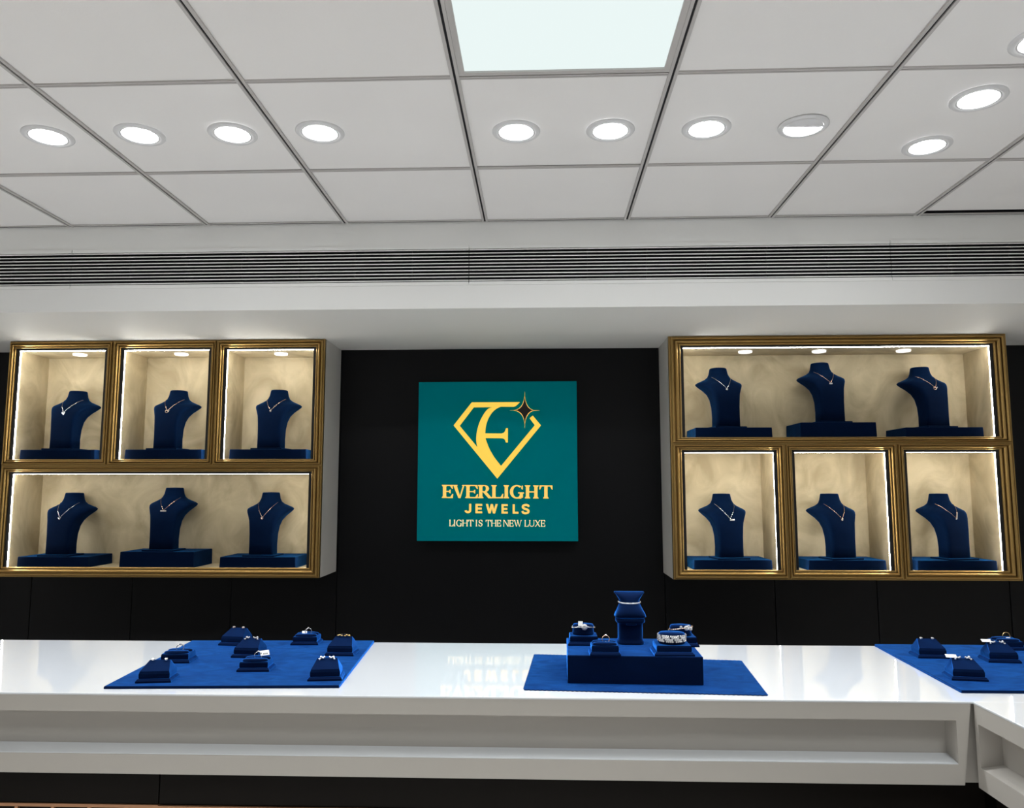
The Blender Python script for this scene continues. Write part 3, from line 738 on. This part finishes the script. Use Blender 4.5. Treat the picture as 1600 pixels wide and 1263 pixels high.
# side counter, coming towards the viewer at the right
YN = -0.5
rt = empty('side_counter', (1.40, 0.76, 0), 'white side counter joining the long counter at the right corner', 'counter')
O2 = Vector((1.40, 0.76, 0))
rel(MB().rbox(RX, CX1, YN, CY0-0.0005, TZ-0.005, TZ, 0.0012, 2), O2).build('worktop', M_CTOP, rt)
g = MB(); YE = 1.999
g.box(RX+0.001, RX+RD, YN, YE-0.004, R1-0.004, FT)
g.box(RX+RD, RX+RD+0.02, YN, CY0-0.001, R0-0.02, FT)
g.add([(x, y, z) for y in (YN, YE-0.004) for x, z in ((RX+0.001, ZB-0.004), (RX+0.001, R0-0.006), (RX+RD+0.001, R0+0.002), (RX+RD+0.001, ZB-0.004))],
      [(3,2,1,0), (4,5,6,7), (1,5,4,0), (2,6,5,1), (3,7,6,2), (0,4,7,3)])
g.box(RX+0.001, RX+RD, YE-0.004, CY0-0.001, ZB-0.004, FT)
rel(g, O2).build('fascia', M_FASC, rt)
rel(MB().box(RX+0.04, CX1-0.05, YN, CY0-0.001, 0, FT-0.21), O2).build('base_panel', M_BASE, rt)
rel(MB().box(RX+0.08, CX1-0.05, YN, CY0-0.001, FT-0.21, FT), O2).build('core', M_BASE, rt)

# ------------------------------------------------------------------ mats and riser
def quad_mat(name, pts, h, label, zig=0.0, m=M_VELB, step=0.006):
    z = TZ+0.0004; c = Vector((sum(p[0] for p in pts)/4, sum(p[1] for p in pts)/4, z))
    per = []
    for i in range(4):
        a, b = Vector(pts[i]), Vector(pts[(i+1) % 4]); n = max(2, int((b-a).length/step)) if zig else 1
        nrm = Vector(((b-a).y, -(b-a).x)).normalized()
        for k in range(n):
            p = a+(b-a)*k/n
            if zig and k % 2: p = p+nrm*zig
            per.append(p)
    mb = MB(); e = 0.0015 if not zig else 0.0003
    def ring(ins, zz):
        return [(p.x-c.x+(ins*(-1 if p.x > c.x else 1)), p.y-c.y+(ins*(-1 if p.y > c.y else 1)), zz) for p in per]
    mb.loft([ring(0, 0), ring(0, h-e), ring(e, h)], False)
    o = mb.build(name, m); o.location = c
    return tag(o, label, 'display mat')
quad_mat('display_mat', [(-1.153, 2.050), (-0.536, 2.082), (-0.574, 2.684), (-1.198, 2.664)], 0.007, 'blue suede display board at the left carrying eight small jewellery stands')
quad_mat('display_mat', [(-0.047, 2.079), (0.573, 2.046), (0.607, 2.441), (-0.022, 2.509)], 0.002, 'thin blue cloth with zigzag cut edges under the velvet riser block', 0.003)
quad_mat('display_mat', [(1.080, 2.090), (1.700, 2.096), (1.722, 2.684), (1.112, 2.684)], 0.007, 'blue suede display board at the right corner, cut by the frame')
RZ0 = TZ+0.0026; RZ = 1.0515
rs = MB().rbox(-0.1815, 0.1815, -0.124, 0.124, 0, RZ-RZ0, 0.0025, 2).build('velvet_riser', M_VELB)
rs.location = (0.2535, 2.262, RZ0); rs.rotation_euler = (0, 0, D(-1.5))
tag(rs, 'long navy velvet riser block carrying bangle stands and bracelet pillow on the counter', 'riser')

# ------------------------------------------------------------------ small jewellery stands
MZ = TZ+0.0076
def base_tiers(mb, w, d, h1=0.010, h2=0.026):
    def rr(a, b, z): return [(-a, -b, z), (a, -b, z), (a, b, z), (-a, b, z)]
    w /= 2; d /= 2
    mb.loft([rr(w, d, 0), rr(w, d, h1*.45), rr(w*.90, d*.87, h1), rr(w*.86, d*.82, h1)], False)
    mb.loft([rr(w*.85, d*.81, h1), rr(w*.87, d*.83, h1+0.003), rr(w*.87, d*.83, h2-0.004), rr(w*.84, d*.80, h2)], False)
    return w*.84, d*.80
def stand(kind, x, y, z, rz, label, w=0.092, d=0.072):
    cat = 'jewellery stand'
    t = empty({'wedge': 'earring_stand', 'slot': 'ring_stand', 'roll': 'bangle_stand'}[kind], (x, y, z), label, cat, {'wedge': 'earring stands on the counter', 'slot': 'ring stands on the counter', 'roll': 'bangle stands on the riser'}[kind], D(rz))
    b = MB(); a, c = base_tiers(b, w, d); b.build('stepped_base', M_VELB, t)
    q = MB()
    if kind == 'wedge':
        h = 0.026
        q.add([(-a, -c, h), (a, -c, h), (a, c, h), (-a, c, h), (-a*.98, -c*.98, h+.003), (a*.98, -c*.98, h+.003), (a*.70, c*.45, h+.0245), (-a*.70, c*.45, h+.0245), (a*.70, c*.62, h+.0225), (-a*.70, c*.62, h+.0225)],
              [(0,1,5,4), (4,5,6,7), (7,6,8,9), (9,8,2,3), (1,2,8,6,5), (3,0,4,7,9), (3,2,1,0)])
        q.build('sloping_pad', M_VELB, t)
    elif kind == 'slot':
        h = 0.026; n = 24
        for sgn in (-1, 1):
            rings = []
            for zz, s_ in ((0, 1), (0.003, 1), (0.006, .92), (0.0075, .7), (0.008, .02)):
                ring = []
                for k in range(n):
                    th = 2*PI*k/n; cx, sx = math.cos(th), math.sin(th)
                    ring.append((a*.94*s_*math.copysign(abs(cx)**.6, cx), sgn*c*.5+c*.46*s_*math.copysign(abs(sx)**.8, sx), h+zz))
                rings.append(ring)
            q.loft(rings, True, True, True)
        q.build('slotted_pad', M_VELB, t)
    else:
        h = 0.026; n = 32
        rings = []
        for zz, s_ in ((0, .80), (.004, .84), (.008, .80), (.014, .78), (.024, .80), (.029, .74), (.031, .4), (.0315, .02)):
            rings.append([(a*s_*math.cos(2*PI*k/n), c*.92*s_*math.sin(2*PI*k/n)-0.0, h+zz) for k in range(n)])
        q.loft(rings, True, True, True); q.build('oval_cushion', M_VELB, t)
    return t
def on(tt, p):
    return Matrix.Translation(tt.location) @ Matrix.Rotation(tt.rotation_euler[2], 4, 'Z') @ Vector(p)
def price_tag(t, p, rz, w=0.022, h=0.010, tilt=0.9, marks=True):
    Mx = Matrix.Translation(p) @ Matrix.Rotation(rz, 4, 'Z') @ Matrix.Rotation(tilt, 4, 'X')
    g_ = MB().rbox(0, w, 0, h, 0, 0.0008, 0.0002, 1, Mx).build('price_tag', M_TAG, t)
    if marks:
        k = MB()
        for i in range(4): k.box(w*.3+i*w*.14, w*.3+i*w*.14+w*.09, h*.2, h*.45, 0.0007, 0.0010, Mx)
        k.build('tag_print', M_INK, g_)
def ring(st, label, metal, gem=True, tagged=None, r=0.0105, side=0.35):
    p = on(st, (0.004, 0, 0.026+0.0105+0.0015))
    t = empty('finger_ring', p, label, 'ring', 'rings on the counter stands', st.rotation_euler[2]+side)
    MB().tube([(r*math.cos(2*PI*k/28), 0, r*math.sin(2*PI*k/28)) for k in range(28)], 0.0013, 8, True).build('band', metal, t)
    if gem:
        MB().gem((0, 0, r+0.002), 0.0036, axis='Z').build('stone', M_GEM, t)
    if tagged: price_tag(t, (tagged[0], -0.004, tagged[1]), tagged[2], *tagged[3:])
    return t
def earrings(st, where, metal, style, tagged=None):
    a = [(-0.017, 'left'), (0.017, 'right')]
    for x, side in a:
        z = 0.026+0.0235; y = 0.010
        p = on(st, (x, y, z))
        t = empty('earring', p, '%s %s earring of the pair on %s' % (side, {'stud': 'white stud', 'drop': 'stone cluster', 'leaf': 'gold leaf'}[style], where), 'earring', 'earrings on the counter stands', st.rotation_euler[2])
        g = MB(); m_ = MB()
        if style == 'stud':
            m_.lathe([(0.001, -0.004), (0.004, -0.001), (0.0048, 0.003), (0.004, 0.004)], 12); g.gem((0, 0, 0.0042), 0.0048, axis='Z')
        elif style == 'drop':
            sx = 1 if x > 0 else -1
            for k, (dx, dy, dz, r_) in enumerate(((0, 0, .004, .0038), (-.006*sx, -.003, .003, .0030), (-.010*sx, -.004, .005, .0025), (.003*sx, -.006, .000, .0028))):
                g.ball((dx, dy, dz), r_, 1, smooth=False)
            m_.tube([(-.010*sx, -.004, .003), (-.006*sx, -.003, .002), (0, 0, .002), (.003*sx, -.006, -.001)], 0.0012, 6)
        else:
            sx = 1 if x > 0 else -1
            for k in range(3): m_.ball((-.006*k*sx, -.002*k, .004+.002*(k % 2)), 0.0055-.0006*k, 1, scale=(1, .6, .75))
            g.gem((-.012*sx, -.003, .009), 0.0036, axis='Z')
        m_.build('setting', metal, t); g.build('stone', M_GEM if style != 'leaf' else M_DGEM, t)
        if tagged and side == 'left': price_tag(t, tagged[0], tagged[1], *tagged[2:])
E1 = stand('wedge', -1.045, 2.122, MZ, 8, 'blue earring stand nearest the front left corner of the left display board')
earrings(E1, 'the front left stand', M_SILV, 'stud')
R2 = stand('slot', -1.098, 2.352, MZ, 5, 'blue ring stand at the left edge of the left display board')
ring(R2, 'plain silver ring standing on the stand at the left edge of the left board', M_SILV)
E3 = stand('wedge', -1.022, 2.610, MZ, -8, 'blue earring stand at the back left of the left display board')
earrings(E3, 'the back left stand', M_ROSE, 'stud')
E4 = stand('wedge', -0.908, 2.432, MZ, -4, 'blue earring stand in the middle of the left display board, behind the tagged ring')
earrings(E4, 'the middle stand of the left board', M_ROSE, 'drop')
R5 = stand('slot', -0.822, 2.255, MZ, 4, 'blue ring stand in the middle of the left display board with a tagged ring')
ring(R5, 'silver ring with a white printed price tag in the middle of the left board', M_SILV, True, (0.006, -0.001, 0.25, 0.026, 0.015, 1.0))
R6 = stand('slot', -0.790, 2.630, MZ, 3, 'blue ring stand at the back edge of the left display board')
ring(R6, 'silver ring with a small white tag at the back edge of the left board', M_SILV, True, (-0.020, -0.008, 0.1, 0.016, 0.012, 0.9, False), side=0.15)
E7 = stand('wedge', -0.628, 2.470, MZ, -2, 'blue earring stand at the right edge of the left display board')
earrings(E7, 'the right edge stand of the left board', M_YELL, 'leaf')
E8 = stand('wedge', -0.592, 2.160, MZ, 8, 'blue earring stand at the front right corner of the left display board')
earrings(E8, 'the front right stand of the left board', M_SILV, 'drop')
A1 = stand('wedge', 1.200, 2.500, MZ, -4, 'blue earring stand standing alone at the back left of the right display board')
earrings(A1, 'the lone stand of the right board', M_SILV, 'stud')
A2 = stand('wedge', 1.160, 2.222, MZ, -8, 'blue earring stand nearest the front of the right display board')
earrings(A2, 'the front stand of the right board', M_SILV, 'drop', ((-0.026, -0.006, 0.003), 0.0, 0.028, 0.012, 0.55, False))
A3 = stand('wedge', 1.382, 2.445, MZ, -6, 'blue earring stand in front of the gold ring on the right display board')
earrings(A3, 'the stand before the gold ring', M_SILV, 'drop', ((-0.026, -0.006, 0.003), 0.05, 0.028, 0.013, 0.5, False))
A4 = stand('slot', 1.508, 2.628, MZ, 0, 'blue ring stand at the back edge of the right display board')
ring(A4, 'yellow gold ring with a small white tag on the right board', M_YELL, False, (-0.002, -0.009, 0.0, 0.014, 0.007, 1.0, False), 0.0125, 0.1)

# riser: four stands and the bracelet pillow
def bangle(st, zc, kind, label, metal, rx, ry):
    t = empty('bangle', on(st, (0, 0, zc)), label, 'bangle', 'bangles on the riser', st.rotation_euler[2])
    P = lambda a, dz=0: (rx*math.cos(a), ry*math.sin(a), dz)
    if kind == 'solitaire':
        MB().tube([P(2*PI*k/48, 0.004*math.cos(2*PI*k/48+PI/2)**2) for k in range(48)], 0.0016, 8, True).build('band', metal, t)
        MB().gem((0.002, -ry-0.004, 0.005), 0.0092).build('stone', M_GEM, t)
        price_tag(t, (-0.016, -ry-0.003, 0.008), -0.2, 0.013, 0.013, 1.3, False)
    elif kind == 'pave':
        h = 0.0085
        rings = [[(rx*s*math.cos(2*PI*k/56), ry*s*math.sin(2*PI*k/56), z) for k in range(56)] for s, z in ((1, -h), (1.02, -h), (1.03, 0), (1.02, h), (1, h), (0.985, h), (0.985, -h), (1, -h))]
        MB().loft(rings, True, False, False).build('band', metal, t)
        g = MB(); g2 = MB()
        for row, z in enumerate((-0.0072, -0.0024, 0.0024, 0.0072)):
            for k in range(46):
                a = 2*PI*(k+0.5*(row % 2))/46
                Mx = Matrix.Translation((rx*1.035*math.cos(a), ry*1.035*math.sin(a), z)) @ Matrix.Rotation(a+PI/2, 4, 'Z')
                (g2 if (k+row) % 5 == 0 else g).gem((0, 0, 0), 0.0026, Mx)
        g.build('stones', M_GEM, t); g2.build('dark_stones', M_DGEM, t)
    elif kind == 'twist':
        pts = [(rx*math.cos(2*PI*k/48), ry*math.sin(2*PI*k/48), 0.0055*math.sin(2*PI*k/48*1+2.0)) for k in range(48)]
        MB().tube(pts, 0.0021, 8, True).build('band', metal, t)
        g = MB()
        for dx, dz, r_ in ((0.012, 0.004, .0075), (0.024, 0.001, .006), (-0.004, 0.007, .004), (0.018, 0.009, .004)):
            g.gem((dx, -ry*math.sqrt(max(0, 1-(dx/rx)**2))-0.003, dz), r_)
        g.build('stone', M_GEM, t)
    return t
B1 = stand('roll', 0.121, 2.305, RZ, 0, 'blue bangle stand at the back left of the riser', 0.092, 0.078)
bangle(B1, 0.047, 'solitaire', 'thin silver bangle with one large round stone on the back left stand', M_SILV, 0.034, 0.028)
B2 = stand('slot', 0.171, 2.166, RZ, 0, 'small blue ring stand at the front left of the riser', 0.084, 0.064)
ring(B2, 'rose gold ring with a round stone at the front left of the riser', M_ROSE, True, (-0.002, -0.010, 0.3, 0.010, 0.007, 0.6, False), 0.0105, 0.2)
B3 = stand('roll', 0.357, 2.184, RZ, 0, 'larger blue bangle stand at the front right of the riser', 0.108, 0.092)
bangle(B3, 0.042, 'pave', 'wide bangle paved with clear stones at the front right of the riser', M_SILV, 0.0375, 0.031)
B4 = stand('roll', 0.402, 2.300, RZ, 0, 'blue bangle stand at the back right of the riser', 0.092, 0.078)
bangle(B4, 0.047, 'twist', 'twisted rose gold bangle with stones at the back right of the riser', M_ROSE, 0.034, 0.028)

# bracelet pillow on its pedestal
def sq(a, b, z, n=40, p=3.5, yo=0.0):
    out = []
    for k in range(n):
        th = 2*PI*k/n; c, s = math.cos(th), math.sin(th)
        out.append((a*math.copysign(abs(c)**(2/p), c), yo+b*math.copysign(abs(s)**(2/p), s), z))
    return out
pw = empty('bracelet_pillow_stand', (0.259, 2.322, RZ), 'navy velvet pillow on a short pedestal at the back of the riser', 'bracelet stand')
c = MB()
c.loft([sq(.040, .036, 0), sq(.0405, .0365, .004), sq(.039, .035, .007), sq(.036, .032, .011), sq(.0355, .031, .016), sq(.0355, .031, .055), sq(.037, .0325, .058),
        sq(.0415, .036, .061), sq(.0425, .037, .066), sq(.041, .036, .071), sq(.037, .033, .073)])
c.build('pedestal', M_VELB, pw)
MB().rbox(-0.0145, 0.0145, -0.0365, -0.028, 0.055, 0.0605, 0.0015, 2).build('pedestal_tab', M_VELB, pw)
pl = MB(); rows = [(.0735, .041, .024, 4.5, -.004), (.077, .0455, .031, 4.5, -.004), (.085, .0432, .034, 3.6, -.003), (.096, .0375, .033, 2.8, .000), (.107, .0325, .029, 2.4, .004),
                   (.1165, .0292, .0262, 2.2, .008), (.1225, .0300, .0265, 2.3, .010), (.130, .0345, .025, 2.8, .012), (.138, .0400, .019, 4, .014), (.1425, .0445, .010, 5, .015), (.145, .0430, .004, 5, .0155)]
pl.loft([sq(a, b_, z, 48, p, yo) for z, a, b_, p, yo in rows])
pl.build('pillow', M_VELB, pw)
br = empty('tennis_bracelet', (0.259, 2.322, RZ+0.1165), 'slim white stone bracelet wrapped round the velvet pillow', 'bracelet')
el = [(.0308*math.cos(2*PI*k/60), .008+.0278*math.sin(2*PI*k/60), 0.0022*math.sin(2*PI*k/60)) for k in range(60)]
MB().tube(el, 0.0016, 6, True).build('links', M_SILV, br)
g = MB()
for k in range(60):
    a = 2*PI*k/60; p = el[k]
    Mx = Matrix.Translation((p[0]*1.03, .008+(p[1]-.008)*1.03, p[2])) @ Matrix.Rotation(a+PI/2, 4, 'Z')
    g.gem((0, -0.0008, 0), 0.0024, Mx)
g.build('stones', M_GEM, br)
